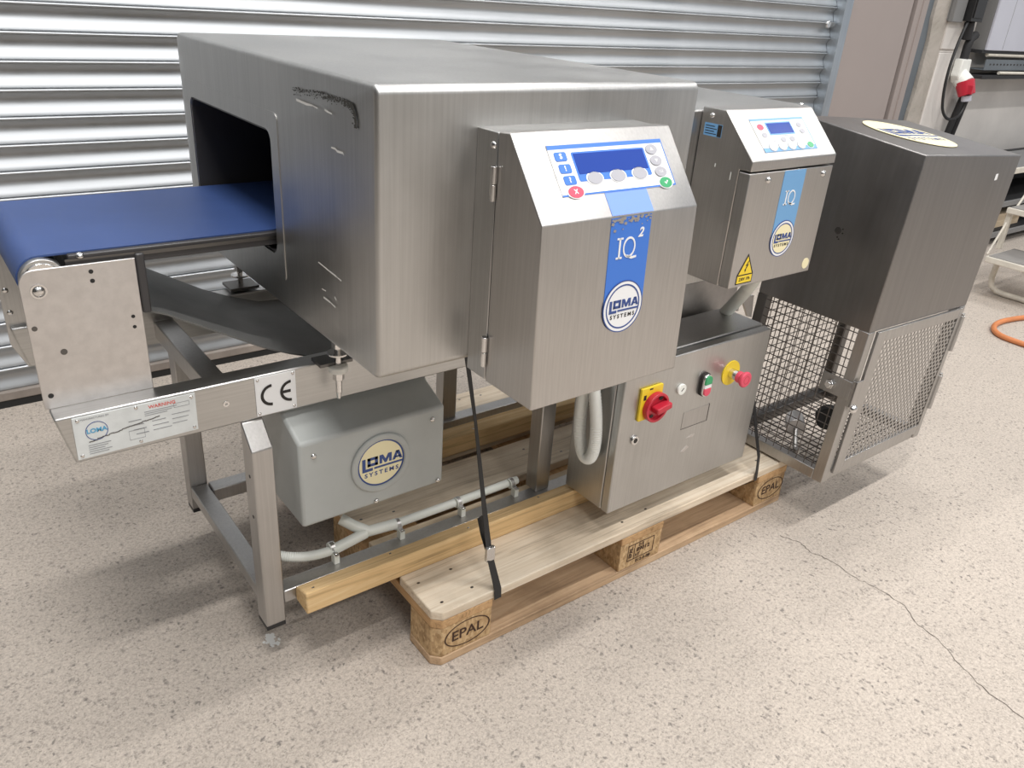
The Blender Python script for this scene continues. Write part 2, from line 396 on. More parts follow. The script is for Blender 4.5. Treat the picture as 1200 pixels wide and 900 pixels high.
struct(obj('trim_5', mb, 'column'))
struct(obj('trim_6', MB().box(4.66, 4.86, YS - .03, YS + .02, 0, 1.115).box(4.66, 4.86, YS - .03, YS + .02, 1.135, 2.6).box(4.665, 4.85, YS - .02, YS + .02, 1.115, 1.135), 'wallwhite', None, .004))

# ------------------------------------------------------------------ pallet
pl = thing('euro_pallet', 'wooden pallet with branded corner blocks lying under the machine', 'pallet', (.6, .4, 0))
def plank(name, x0, x1, y0, y1, z0, z1, mat, ch=None, bev=.0025):
    if ch:
        a, b, c, d = ch  # chamfers at (x0,y0),(x1,y0),(x1,y1),(x0,y1)
        pts = []
        pts += [(x0, y0 + a), (x0 + a, y0)] if a else [(x0, y0)]
        pts += [(x1 - b, y0), (x1, y0 + b)] if b else [(x1, y0)]
        pts += [(x1, y1 - c), (x1 - c, y1)] if c else [(x1, y1)]
        pts += [(x0 + d, y1), (x0, y1 - d)] if d else [(x0, y1)]
        mb = MB().prism(pts, z0, z1, 'z')
    else: mb = MB().box(x0, x1, y0, y1, z0, z1)
    return obj(name, mb, mat, pl, bev)
c = .018
y = 0
for i, wd in enumerate((.145, .1, .145, .1, .145)):
    b = plank('deck_board', 0, 1.2, y, y + wd, .122, .144, 'deck' if i % 2 == 0 else 'deck2', (c, c, 0, 0) if i == 0 else ((0, 0, c, c) if i == 4 else None))
    mb = MB()
    for nx in (.03, .11, .56, .64, 1.09, 1.17):
        for ny in ((y + .035, y + wd - .04) if wd > .12 else (y + wd / 2,)):
            mb.disc(nx + random.uniform(-.008, .008), ny + random.uniform(-.008, .008), .004, .0028, .1435, .1444, 8)
    obj('nail_heads', mb, 'dark_steel', b, kind='stuff')
    y += wd + .04125
for x0, ch in ((0, (c, 0, 0, c)), (.5275, None), (1.055, (0, c, c, 0))):
    plank('stringer_board', x0, x0 + .145, 0, .8, .1, .122, 'cross', ch)
blocks = {}
for i, x0 in enumerate((0, .5275, 1.055)):
    for j, (y0, wd) in enumerate(((0, .1), (.3275, .145), (.7, .1))):
        ch = None
        if j == 0: ch = (c, 0, 0, 0) if i == 0 else ((0, c, 0, 0) if i == 2 else None)
        if j == 2: ch = (0, 0, 0, c) if i == 0 else ((0, 0, c, 0) if i == 2 else None)
        blocks[i, j] = plank('block', x0 + .001, x0 + .144, y0 + .001, y0 + wd, .022, .1, 'chip', ch)
for i, (y0, wd) in enumerate(((0, .1), (.3275, .145), (.7, .1))):
    plank('bottom_board', 0, 1.2, y0, y0 + wd, 0, .022, 'base', (c, c, 0, 0) if i == 0 else ((0, 0, c, c) if i == 2 else None))
for i, xc in ((0, .082), (2, 1.122)):
    fr = front(xc, .0008, .064)
    obj('brand_oval', MB(fr).ring(.0545, .0575, 0, .0008, 48, 1, .56), 'brand', blocks[i, 0])
    text('brand_lettering', 'EPAL', fr, 0, 0, .036, 'brand', blocks[i, 0], bold=.0004, sx=1.05, z=.0005)
fr = front(.6, .0008, .064)
mb = MB(fr)
for q in ((-.045, .045, .024, .0255), (-.045, .045, -.0215, -.02), (-.045, -.0435, -.02, .0255), (.0435, .045, -.02, .0255), (-.023, -.0215, -.02, .0255)): mb.box(*q, 0, .0008)
obj('brand_frame', mb, 'brand', blocks[1, 0])
fr2 = frame(fr @ Vector((-.034, .002, 0)), (0, 0, 1), (-1, 0, 0))
text('brand_lettering', 'EPAL', fr2, 0, 0, .015, 'brand', blocks[1, 0], bold=.0004, z=.0005)
text('brand_lettering', 'D E', fr, .0, .016, .012, 'brand', blocks[1, 0], bold=.0004, z=.0005)
text('brand_lettering', '89012', fr, .008, .003, .016, 'brand', blocks[1, 0], bold=.0004, z=.0005, sx=1.15)
text('brand_lettering', 'HT', fr, -.01, -.012, .013, 'brand', blocks[1, 0], bold=.0004, z=.0005)
text('brand_lettering', '012-5-08', fr, .012, -.031, .013, 'brand', blocks[1, 0], bold=.0004, z=.0005, sx=1.1)

def beam(x0, x1, y0, y1, z0, z1, zb, label):
    o = obj('timber_beam', MB().prism([(y0, z0), (y0, z1), (y1, zb), (y1, z0)], x0, x1, 'x'), 'beam', None, .003); tag(o, label, 'timber', 'loose timber beams on the pallet')
    mb = MB()
    for i in range(6):
        mb.disc(x0 + .04 + (x1 - x0 - .1) * i / 5 + random.uniform(-.02, .02), y0 + (y1 - y0) * (.3 + .4 * (i % 2)), .0028, .0022, z1 + (zb - z1) * (.3 + .4 * (i % 2)) - .0006, z1 + (zb - z1) * (.3 + .4 * (i % 2)) + .0012, 8)
    obj('nail_heads', mb, 'shiny', o, kind='stuff'); return o
beam(-.211, .82, .141, .1955, .1445, .1975, .177, 'square timber beam sticking out past the pallet end in front of the steel rail')
beam(.02, 1.1, .50, .555, .1445, .1975, .1975, 'timber beam lying on the rear of the pallet behind the grey motor cover')

# ------------------------------------------------------------------ conveyor
cv = thing('belt_conveyor', 'stainless conveyor frame with blue belt and flat end plates', 'conveyor', (.2, .45, .144))
RF = [(-.5626, .637), (-.5435, .5525), (1.02, .5525), (1.02, .637)]
obj('side_rail', MB().prism(RF, .238, .282, 'y'), 'steel_h', cv, .003)
obj('side_rail', MB().prism(RF, .655, .699, 'y'), 'steel_h', cv, .003)
lg = MB().prism([(.196, .1), (.196, .51), (.2375, .552), (.243, .552), (.243, .1)], -.275, -.2345, 'x')
fl_ = obj('leg', lg, 'tube', cv, .0025)
obj('foot_cap', MB().box(-.2745, -.235, .1965, .2425, .09, .1), 'black', fl_, .001)
for hz in (.45, .36): obj('screw_hole', MB(left(-.2751, .216, hz)).disc(0, 0, .0035, .0035, 0, .0006, 12), 'black', fl_)
l2 = obj('leg', MB().box(-.275, -.2345, .657, .698, .11, .553), 'tube', cv, .0025)
obj('foot_cap', MB().box(-.2745, -.235, .6575, .6975, .1, .11), 'black', l2, .001)
obj('leg', MB().box(.421, .463, .21, .251, .174, .553), 'tube', cv, .0025)
obj('leg', MB().box(.415, .46, .628, .668, .144, .553), 'tube', cv, .0025)
obj('lower_rail', MB().box(-.2345, 1.04, .1965, .234, .1445, .174), 'tube', cv, .0025)
obj('lower_rail', MB().box(-.2345, 1.04, .613, .653, .1445, .178), 'tube', cv, .0025)
obj('cross_bar', MB().box(-.274, -.2355, .243, .657, .1445, .174), 'tube', cv, .0025)
obj('cross_bar', MB().box(-.305, -.265, .282, .655, .565, .605), 'tube', cv, .0025)
obj('cross_bar', MB().box(.43, .47, .282, .655, .565, .605), 'tube', cv, .0025)
obj('cable_tie', MB().box(.4185, .4655, .2075, .2535, .425, .4335), 'black', cv, .001)
# end plates
pts = [(-.567, .637), (-.403, .637), (-.403, .866)] + [(-.545 - .022 * math.sin(math.radians(a)), .844 + .022 * math.cos(math.radians(a))) for a in (0, 22, 45, 68, 90)]
ep = obj('end_plate', MB().prism(pts, .279, .283, 'y'), 'plate', cv, .001)
screw(ep, (-.5425, .279, .8325), (0, -1, 0), .0085, .005)
obj('washer', MB(front(-.5425, .279, .8325)).ring(.009, .0115, 0, .0015, 20), 'shiny', ep)
for px, pz, r in ((-.468, .853, .0035), (-.468, .838, .0035), (-.418, .77, .003), (-.418, .752, .003), (-.555, .66, .0042)):
    obj('screw_hole', MB(front(px, .2789, pz)).disc(0, 0, r, r, 0, .0004, 12), 'black', ep)
for px, pz, r in ((-.558, .775, .004), (-.525, .73, .005)): obj('plug', MB(front(px, .2789, pz)).disc(0, 0, r, r, 0, .0006, 14), 'dark_steel', ep)
pts2 = [(-.545, .548), (-.5, .548), (-.403, .637), (-.403, .866)] + [(-.545 - .022 * math.sin(math.radians(a)), .844 + .022 * math.cos(math.radians(a))) for a in (0, 22, 45, 68, 90)] + [(-.567, .60)]
ep2 = obj('end_plate', MB().prism(pts2, .669, .673, 'y'), 'steel', cv, .001)
for px, pz in ((-.556, .71), (-.556, .665)): screw(ep2, (px, .669, pz), (0, -1, 0), .0055, .003)
obj('edge_guard', MB().box(-.402, -.388, .279, .31, .772, .872), 'bed', cv, .003)
# belt
RC = (-.533, .8475); RR = .0325
ro = obj('end_roller', MB().cyl((RC[0], .2845, RC[1]), (RC[0], .665, RC[1]), RR - .001, 32), 'steel_h', cv, .001)
obj('roller_cap', MB(front(RC[0], .2842, RC[1])).ring(.014, .026, 0, .003, 28).disc(0, 0, .008, .008, 0, .004, 16), 'shiny', ro, .0008)
top = RC[1] + RR + .0015
path = [(.458, top), (.3, top), (-.1, top), (RC[0], top)] + [(RC[0] - (RR + .0015) * math.sin(math.radians(a)), RC[1] + (RR + .0015) * math.cos(math.radians(a))) for a in range(15, 171, 15)]
def strip(path, y0, y1, th=.003):
    mb = MB(); vs = []; n = len(path)
    for i, (x, z) in enumerate(path):
        a, b = path[max(i - 1, 0)], path[min(i + 1, n - 1)]; d = Vector((b[0] - a[0], b[1] - a[1])).normalized(); nx, nz = -d.y * th, d.x * th
        vs += [(x, y0, z), (x, y1, z), (x + nx, y1, z + nz), (x + nx, y0, z + nz)]
    fs = [(0, 1, 2, 3), (4 * n - 1, 4 * n - 2, 4 * n - 3, 4 * n - 4)]
    for i in range(n - 1):
        for k in range(4): fs.append((4 * i + k, 4 * i + (k + 1) % 4, 4 * i + 4 + (k + 1) % 4, 4 * i + 4 + k))
    return mb.add(vs, fs)
obj('belt', strip(path, .298, .652), 'bluebelt', cv, smooth=True, label='blue conveyor belt')
rp = [(-.5, .815), (-.44, .79), (-.405, .776), (-.36, .757), (-.28, .71), (-.2, .663), (-.15, .640), (-.08, .615), (.1, .602)]
obj('belt_return', strip(rp, .298, .648, -.003), 'beltback', cv, smooth=True, label='grey underside of the returning belt')
bd = obj('belt_bed', MB().box(-.495, .458, .287, .66, .857, top - .002), 'bed', cv, .002)
obj('bed_edge', MB().box(-.50, .458, .2845, .287, .868, .874), 'dark_steel', bd)
screw(bd, (-.478, .288, top - .004), (0, -.6, 1), .006, .004)
obj('bed_bracket', MB().box(-.5, -.39, .283, .287, .84, .87), 'black', bd)
# name plate
np_ = obj('name_plate', MB().prism([(-.5385, .6335), (-.3485, .6325), (-.3495, .562), (-.54, .558)], .2362, .238, 'y'), 'paper', cv, .0004, label='scuffed white rating plate with red and blue print')
for px, pz in ((-.531, .6275), (-.533, .564), (-.4435, .6285), (-.4435, .5655), (-.355, .626), (-.3555, .568)): screw(np_, (px, .2362, pz), (0, -1, 0), .0032, .0015)
fr = front(-.506, .2361, .604)
obj('logo_ring', MB(fr).ring(.0158, .0168, 0, .0004, 32), 'navy', np_)
text('lettering', 'LOMA', fr, 0, .001, .0105, 'cyanink', np_, bold=.0004, sx=1.05, z=.0003)
fr = front(-.54, .2361, .5575)
text('lettering', 'WARNING', fr, .137, .067, .0085, 'redink', np_, bold=.00015, sx=1.05, z=.0003)
text('lettering', 'MANUFACTURED BY', fr, .034, .0705, .0045, 'greyink', np_, z=.0003)
mb = MB(fr)
def line(x, y, l, h=.0012): mb.box(x, x + l, y, y + h, .0001, .0004)
for i in range(5): line(.018, .022 - i * .0038, .034 - (i % 3) * .005, .0011)
for i in range(3): line(.108, .0595 - i * .0035, .052 - i * .008, .001)
for i in range(4): line(.082 + i * .003, .048 - i * .0085, .02, .0014)
for i in range(3): line(.118, .040 - i * .0085, .022 + i * .004, .0012); line(.15, .044 - i * .0085, .03 - i * .003, .001)
for q in ((.08, .104, .031, .0315), (.08, .104, .0145, .015), (.08, .0805, .0145, .031), (.104, .1045, .0145, .0315), (.155, .18, .056, .0565), (.155, .18, .0635, .064), (.155, .1555, .056, .064), (.18, .1805, .056, .064)): mb.box(*q, .0001, .0004)
obj('fine_print', mb, 'greyink', np_, kind='stuff')
mb = MB(fr)
xs = .02
while xs < .13:
    d = random.uniform(.004, .01); yy = .0285 + (xs - .02) * .17 + random.uniform(-.001, .001)
    mb.prism([(xs, yy), (xs + d, yy + .0005), (xs + d, yy + .002), (xs, yy + .0014)], .0001, .0005, 'z'); xs += d * .9
obj('scratch', mb, 'dark_steel', np_)
ce = obj('ce_plate', MB().box(-.2445, -.1685, .2362, .238, .557, .634), 'white', cv, .0004, label='square plate with the letters C E')
for px, pz in ((-.2395, .629), (-.1735, .629), (-.2395, .562), (-.1735, .562)): screw(ce, (px, .2362, pz), (0, -1, 0), .003, .0014)
def arc(fr, cx, cy, r, t, a0, a1, bar=False, n=18):
    mb = MB(fr); vs = []
    for i in range(n + 1):
        a = math.radians(a0 + (a1 - a0) * i / n)
        for rr in (r - t, r): vs.append((cx + rr * math.cos(a), cy + rr * math.sin(a), .0006))
    mb.add(vs, [(2 * i, 2 * i + 1, 2 * i + 3, 2 * i + 2) for i in range(n)])
    if bar: mb.box(cx - r + t, cx - r * .05, cy - t / 2, cy + t / 2, .0001, .0006)
    return mb
fr = front(-.2065, .2361, .5955)
obj('letter_c', arc(fr, -.008, 0, .0215, .0055, 90, 270), 'ink', ce)
obj('letter_e', arc(fr, .0285, 0, .0215, .0055, 90, 270, True), 'ink', ce)
obj('stud', MB(front(-.2975, .238, .597)).ring(.0025, .0055, 0, .0012, 20), 'shiny', cv)

# motor cover
mc = thing('motor_cover', 'grey painted motor cover with round cream badge under the rail', 'cover', (-.03, .3, .32))
body = obj('body', MB().prism([(.18, .3225), (.18, .509), (.252, .538), (.262, .5495), (.43, .5495), (.43, .3225)], -.1935, .1255, 'x'), 'cover', mc, .007, seg=3)
for px, pz in ((-.165, .478), (.095, .485), (.112, .332), (-.035, .331)):
    screw(body, (px, .18, pz), (0, -1, 0), .006, .005)
fr = front(-.024, .18, .4205)
obj('raised_rim', MB(fr).ring(.052, .066, -.001, .006, 48), 'cover', body, .004, seg=3)
logo(mc, front(-.024, .179, .4205), .0525)

# conduit on the lower rail
cd = thing('conduit_run', 'white plastic conduit with a Y branch clipped along the lower rail', 'conduit', (.1, .245, .18))
def bez(p0, p1, p2, p3, n=14):
    p0, p1, p2, p3 = map(Vector, (p0, p1, p2, p3)); return [p0 * (1 - t) ** 3 + p1 * 3 * t * (1 - t) ** 2 + p2 * 3 * t * t * (1 - t) + p3 * t ** 3 for t in [i / n for i in range(n + 1)]]
obj('flexible_end', MB().tube(bez((-.235, .30, .205), (-.2, .262, .198), (-.165, .236, .196), (-.096, .24, .197), 64), .0098, 12, .09), 'conduit', cd, smooth=True)
yb = obj('y_branch', MB().tube([(-.108, .239, .197), (-.06, .2415, .203), (-.028, .2435, .207)], .0118, 16).tube([(-.066, .285, .233), (-.045, .262, .22), (-.02, .2445, .208), (.045, .243, .203)], .0122, 16), 'conduit', cd, smooth=True)
obj('pipe', MB().tube([(.03, .243, .203), (.2, .246, .2), (.39, .249, .199)], .0098, 16), 'conduit', cd, smooth=True)
for cx in (-.108, .05, .212, .368):
    sx_ = .0015
    o = obj('pipe_clip', MB().cyl((cx - .007, .244, .2), (cx + .007, .244, .2), .0128, 18).box(cx - .006, cx + .006, .218, .2345, .174, .197), 'conduit', cd, .001)
    screw(o, (cx, .222, .197), (0, -.3, 1), .004, .003)
    obj('clip_band', MB().cyl((cx - .0045, .244, .2), (cx + .0045, .244, .2), .0135, 18).box(cx - .0045, cx + .0045, .216, .236, .1965, .1985), 'tube', o)

# ------------------------------------------------------------------ metal detector head
hd = thing('metal_detector_head', 'large brushed steel tunnel housing with a rectangular opening around the belt', 'machine', (.13, .32, .755))
X0, X1 = -.1755, .4345; HY = (-.095, .725); HZ = (.7545, 1.167)
AY = (.262, .672); AZ = (.845, 1.055)
def rloop(y0, y1, z0, z1, r, n=6):
    return rrect(y0, y1, z0, z1, r, n)
loops = []
def addl(x, y0, y1, z0, z1, r): loops.append([(x, a, b) for a, b in rloop(y0, y1, z0, z1, r)])
addl(.4345, *AY, *AZ, .02); addl(X0 + .004, *AY, *AZ, .02); addl(X0, AY[0] - .002, AY[1] + .002, AZ[0] - .002, AZ[1] + .002, .022)
e = .008
for i in range(5):
    t = math.radians(90 * i / 4); ins = e * (1 - math.sin(t)); dx = e * (1 - math.cos(t))
    addl(X0 + dx, HY[0] + ins, HY[1] - ins, HZ[0] + ins, HZ[1] - ins, max(.014 - ins * .6, .006))
for i in range(5):
    t = math.radians(90 * (4 - i) / 4); ins = e * (1 - math.sin(t)); dx = e * (1 - math.cos(t))
    addl(X1 - dx, HY[0] + ins, HY[1] - ins, HZ[0] + ins, HZ[1] - ins, max(.014 - ins * .6, .006))
addl(X1, *AY, *AZ, .02)
n = len(loops[0]); vs = [p for l in loops for p in l]
mb = MB().add(vs, [(i * n + k, i * n + (k + 1) % n, (i + 1) * n + (k + 1) % n, (i + 1) * n + k) for i in range(len(loops) - 1) for k in range(n)])
hb = obj('housing', mb, 'steel', hd, smooth=True)
def loopframe(x, oy, oz, r0, iy, iz, r1, th):
    a = rrect(*oy, *oz, r0, 5); b = rrect(*iy, *iz, r1, 5); n = len(a); vs = []
    for L_, xx in ((a, x), (a, x - th), (b, x - th), (b, x)): vs += [(xx, y, z) for y, z in L_]
    return MB().add(vs, [(k * n + i, k * n + (i + 1) % n, ((k + 1) % 4) * n + (i + 1) % n, ((k + 1) % 4) * n + i) for k in range(4) for i in range(n)])
obj('opening_frame', loopframe(X0 + .001, (AY[0] - .03, AY[1] + .03), (AZ[0] - .04, AZ[1] + .03), .012, AY, AZ, .02, .0022), 'steel', hd, smooth=True)
obj('tunnel_liner', loopframe(X0 + .60, (AY[0] - .001, AY[1] + .001), (AZ[0] - .001, AZ[1] + .001), .02, (AY[0] + .004, AY[1] - .004), (AZ[0] + .004, AZ[1] - .004), .018, .598), 'bed', hd, smooth=True)
mb = MB()
def scratch(pts):
    for (y0, z0), (y1, z1) in zip(pts, pts[1:]):
        w0, w1 = random.uniform(.0006, .0018), random.uniform(.0008, .002)
        mb.add([(X0 - .0026, y0, z0 - w0), (X0 - .0026, y0, z0 + w0), (X0 - .0026, y1, z1 + w1), (X0 - .0026, y1, z1 - w1)], [(0, 1, 2, 3)])
for pts in ([(.147, 1.117), (.11, 1.1155), (.09, 1.1165), (.073, 1.115)], [(.05, 1.1165), (.04, 1.115), (.027, 1.114)], [(.033, 1.068), (.02, 1.0685), (.014, 1.066), (-.004, 1.067), (-.006, 1.064)],
            [(.092, .883), (.06, .8805), (.03, .8785), (.0125, .877)], [(.083, .842), (.068, .843)], [(.078, .8295), (.055, .829), (.036, .8267)], [(.038, .843), (.032, .84)]): scratch(pts)
obj('scratches', mb, plain('bright_scratch', (.8, .79, .76), .5, 0), hb, kind='stuff')
mb = MB(); edge = [(.16, 1.1335), (.0546, 1.139), (-.0107, 1.1386), (-.0352, 1.1354), (-.0443, 1.1228), (-.0461, 1.095)]
for i in range(520):
    t = random.random() ** .9 * 4.6; k = int(t); q = t - k; y0 = edge[k][0] + (edge[k + 1][0] - edge[k][0]) * q; z0 = edge[k][1] + (edge[k + 1][1] - edge[k][1]) * q
    if k < 3: z0 -= abs(random.gauss(0, .0042)); y0 += random.gauss(0, .002)
    else: y0 += abs(random.gauss(0, .004))
    r = random.uniform(.0005, .0015)
    mb.add([(X0 - .0024 - i * 1e-7, y0 + r * math.cos(a) * 1.6, z0 + r * math.sin(a)) for a in (0, 1.2, 2.5, 3.8, 5.1)], [(0, 1, 2, 3, 4)])
obj('glue_residue', mb, plain('dark_residue', (.055, .053, .046), .8), hb, kind='stuff')
for (mx, my) in ((-.0975, .205), (-.1, .695), (.36, .205), (.36, .695)):
    b = obj('mounting_bolt', MB().cyl((mx, my, .585), (mx, my, .765), .006, 16).cyl((mx, my, .612), (mx, my, .628), .011, 6).cyl((mx, my, .572), (mx, my, .588), .0035, 12, .006), 'shiny', hd, .0008)
    obj('insulator', MB().cyl((mx, my, .628), (mx, my, .642), .0185, 24), 'whiteplas', b, .003)
    obj('washer', MB().cyl((mx, my, .664), (mx, my, .668), .02, 24).cyl((mx, my, .676), (mx, my, .69), .0115, 6), 'shiny', b, .0008)
    obj('bracket', MB().box(mx - .035, mx + .03, min(my, .25) - .0 if my < .4 else .66, my + .04 if my < .4 else my + .02, .642, .648), 'dark_steel', b)

# ------------------------------------------------------------------ large control box on the head
cb = thing('control_box', 'large steel control box with blue striped front hung on the tunnel housing', 'control box', (.133, -.095, .74))
CX0, CX1 = -.018, .2845
obj('back_box', MB().box(CX0, CX1, -.1435, -.0945, .7415, 1.111), 'steel', cb, .0015)
door = obj('door', MB().prism([(-.1462, .7405), (-.261, .7405), (-.2515, 1.0095), (-.171, 1.1145), (-.1462, 1.1125)], CX0 - .0008, CX1 + .0008, 'x'), 'panel', cb, .002)
for hz in (1.045, .792):
    h = obj('hinge', MB().cyl((CX0 - .005, -.1455, hz - .002), (CX0 - .005, -.1455, hz + .022), .0048, 14).cyl((CX0 - .005, -.1455, hz - .026), (CX0 - .005, -.1455, hz - .003), .0042, 14).box(CX0 - .004, CX0 + .001, -.1455, -.135, hz - .024, hz + .02), 'shiny', cb, .0006)
screw(cb, (CX0, -.135, 1.093), (-1, 0, 0), .0055, .004, name='bolt')
P0 = Vector((CX0, -.2515, 1.0095)); P1 = Vector((CX0, -.171, 1.1145)); sv = (P1 - P0).normalized()
frs = frame(P0, (1, 0, 0), sv)
kp = obj('keypad', MB(frs).box(.050, .2715, .036, .1105, 0, .0009), 'white', cb, label='white keypad with blue display and oval keys')
obj('keypad_band', MB(frs).box(.050, .2715, .1045, .1105, .0007, .0012).box(.05, .2715, .036, .0385, .0007, .0012).box(.27, .2715, .036, .1105, .0007, .0013), 'blue', kp)
obj('display_surround', MB(frs).prism(rrect(.0885, .230, .0555, .099, .003), .0008, .0014, 'z'), 'blue', kp)
obj('display', MB(frs).box(.0915, .2265, .066, .0965, .0012, .0018), 'screen', kp)
def keys(lst, mat, parent, fr, rx_=.0138, ry_=.0088, name='key', rim='white'):
    for s_, t_ in lst:
        if rim: obj('key_rim', MB(fr).disc(s_, t_, rx_ * 1.16, ry_ * 1.18, .0012, .0018, 28), rim, parent)
        obj(name, MB(fr).disc(s_, t_, rx_, ry_, .0014, .0026, 28), mat, parent)
keys(((.1172, .0585), (.1617, .0588), (.2052, .0592)), 'btn', kp, frs)
keys(((.2445, .0945), (.2465, .0765), (.2485, .0585)), 'btn', kp, frs, .0118, .0078, rim=None)
keys(((.0744, .0412),), 'redkey', kp, frs, .0135, .0085); keys(((.2512, .0412),), 'green', kp, frs, .0125, .0082)
text('key_mark', 'X', frs, .0744, .0412, .009, 'white', kp, bold=.0003, z=.0028)
mb = MB(frs); mb.prism([(.2475, .0415), (.249, .0425), (.2505, .0405), (.2545, .0445), (.2558, .0432), (.2505, .0382)], .0026, .003, 'z'); obj('key_mark', mb, 'white', kp)
for s_, ch in ((.0945, 'up'), (.0765, 'dn')):
    sg = 1 if ch == 'up' else -1; x_ = .2445 if ch == 'up' else .2465
    obj('key_mark', MB(frs).prism([(x_ - .003, s_ - .002 * sg), (x_ + .003, s_ - .002 * sg), (x_, s_ + .003 * sg)], .0026, .003, 'z'), 'white', kp)
text('key_mark', '123', frs, .2485, .0585, .006, 'white', kp, z=.0028)
for (s_, t_), ch in zip(((.0685, .0935), (.0698, .0757), (.0714, .0587)), ('S', '!', '?')):
    obj('icon_key', MB(frs).prism(rrect(s_ - .0105, s_ + .0105, t_ - .0065, t_ + .0065, .003), .0008, .002, 'z'), 'blue', kp)
    text('key_mark', ch, frs, s_, t_, .0105, 'white', kp, bold=.0004, z=.0022)
obj('stripe', MB(frs).box(.126, .2085, .001, .036, 0, .0006), 'lilac', cb)
fdir = Vector((0, -.2515 + .261, 1.0095 - .7405)).normalized(); frf = frame((CX0, -.261, .7405), (1, 0, 0), fdir)
st = obj('stripe', MB(frf).box(.1245, .2045, .135, .2545, 0, .0006), 'blue', cb, label='blue stripe with white I Q lettering')
iq_text(st, frf, .145, .222, .031, True)
mb = MB(frf)
for i in range(46): 
    x_ = random.uniform(.126, .203); t_ = .2665 - abs(random.gauss(0, .007)); r = random.uniform(.0012, .0035)
    mb.add([(x_ + r * math.cos(a), t_ + r * math.sin(a) * .8, .0011 + i * .000004) for a in (0, 1.3, 2.4, 3.6, 5.2)], [(0, 1, 2, 3, 4)])
obj('worn_print', mb, 'panel', st, kind='stuff')
obj('stripe_top', MB(frf).box(.1245, .2045, .2545, .2668, 0, .0006), 'blue', st)
logo(cb, frf @ Matrix.Translation((.1635, .132, .0006)), .0345, 'white', 'navy', 'navy', 'ink', rim='white')

# ------------------------------------------------------------------ housing behind the small control box
hs = thing('reject_section_housing', 'plain steel housing behind the smaller control box', 'housing', (.76, .35, .64))
obj('housing_body', MB().box(.462, 1.06, .1005, .69, .70, 1.089), 'steel', hs, .004)
obj('corner_bolt', MB().dome((1.045, .115, 1.089), (0, 0, 1), .006, .005), 'shiny', hs, smooth=True)
obj('support_plate', MB().box(.5, 1.05, .19, .236, .47, .70), 'plate', hs, .002)
# ------------------------------------------------------------------ small control box
c2 = thing('control_box', 'smaller steel control box with pale blue stripe and yellow warning triangle', 'control box', (.83, .1, .74))
QX0, QX1 = .683, .9735
obj('back_box', MB().prism([(.0995, .744), (-.0175, .744), (-.0175, .9905), (-.047, .9905), (-.047, 1.0105), (.039, 1.097), (.0995, 1.0965)], QX0, QX1, 'x'), 'panel', c2, .002)
obj('door', MB().box(QX0 - .0005, QX1 - .003, -.047, -.019, .7455, .987), 'panel', c2, .0018)
P0 = Vector((QX0, -.047, 1.0105)); P1 = Vector((QX0, .039, 1.097)); sv = (P1 - P0).normalized(); L2 = (P1 - P0).length
frs = frame(P0, (1, 0, 0), sv)
kp = obj('keypad', MB(frs).box(.052, .232, .018, .097, 0, .0009), 'white', c2, label='white keypad with small blue display')
obj('keypad_band', MB(frs).box(.052, .232, .018, .028, .0007, .0012).box(.052, .232, .0925, .097, .0007, .0012).box(.230, .232, .018, .097, .0007, .0013), 'blue2', kp)
obj('display', MB(frs).box(.098, .178, .060, .085, .0008, .0018), 'screen', kp)
obj('display_frame', MB(frs).box(.095, .181, .057, .060, .0008, .0016).box(.095, .181, .085, .088, .0008, .0016).box(.095, .098, .06, .085, .0008, .0016).box(.178, .181, .06, .085, .0008, .0016), 'blue2', kp)
keys(((.074, .077),), 'redkey', kp, frs, .010, .007)
keys(((.076, .058), (.130, .045), (.160, .045), (.206, .078), (.208, .062)), 'btn', kp, frs, .0085, .006)
keys(((.084, .029), (.116, .029), (.148, .029), (.180, .029)), 'white', kp, frs, .0115, .0085, rim='btn')
keys(((.212, .028),), 'green', kp, frs, .01, .007)
mb = MB(frs)
for x_, y_, l_ in ((.088, .049, .025), (.094, .042, .018), (.135, .054, .018), (.178, .051, .026), (.18, .042, .022), (.079, .029, .01), (.111, .029, .01), (.143, .029, .01), (.175, .029, .01)): mb.box(x_, x_ + l_, y_, y_ + .0013, .0009 if y_ > .03 else .0027, .0012 if y_ > .03 else .0029)
obj('key_captions', mb, 'greyink', kp)
frf = front(QX0, -.047, .7455)
st = obj('stripe', MB(frf).box(.114, .189, .095, .2405, 0, .0006), 'blue2', c2, label='pale blue stripe with white I Q lettering')
iq_text(st, frf, .136, .183, .031)
logo(c2, frf @ Matrix.Translation((.153, .093, .0006)), .0345, 'cream', 'navy', 'navy', 'ink', rim='white')
for px in (.061, .2545): screw(c2, (QX0 + px, -.047, .971), (0, -1, 0), .0075, .006, name='door_lock')
ws = obj('warning_triangle', MB(frf).prism([(.020, .006), (.074, .006), (.074, .027), (.047, .072), (.020, .027)], 0, .0006, 'z'), 'ink', c2, label='yellow high voltage warning sticker')
obj('sticker_field', MB(frf).prism([(.0245, .0275), (.0695, .0275), (.047, .066)], .0004, .0009, 'z'), 'yellow', ws)
obj('sticker_caption', MB(frf).box(.0225, .0715, .0085, .0245, .0004, .0009), 'yellow', ws)
text('lettering', '230V 1Ph', frf, .047, .0165, .0095, 'ink', ws, bold=.0002, z=.0011)
obj('lightning_mark', MB(frf).prism([(.052, .058), (.043, .046), (.0475, .0465), (.043, .038), (.0415, .0385), (.0445, .031), (.0475, .0375), (.0455, .0377), (.053, .049), (.0485, .0487), (.0545, .058)], .0008, .0012, 'z'), 'ink', ws)
obj('round_sticker', MB(frf).disc(.268, .021, .0125, .0125, 0, .0006, 28), 'cream', c2)
frl = left(QX0, .1, .744)
sk = obj('blue_label', MB(frl).box(.012, .058, .298, .323, 0, .0006), 'blue2', c2, label='small blue printed label')
mb = MB(frl)
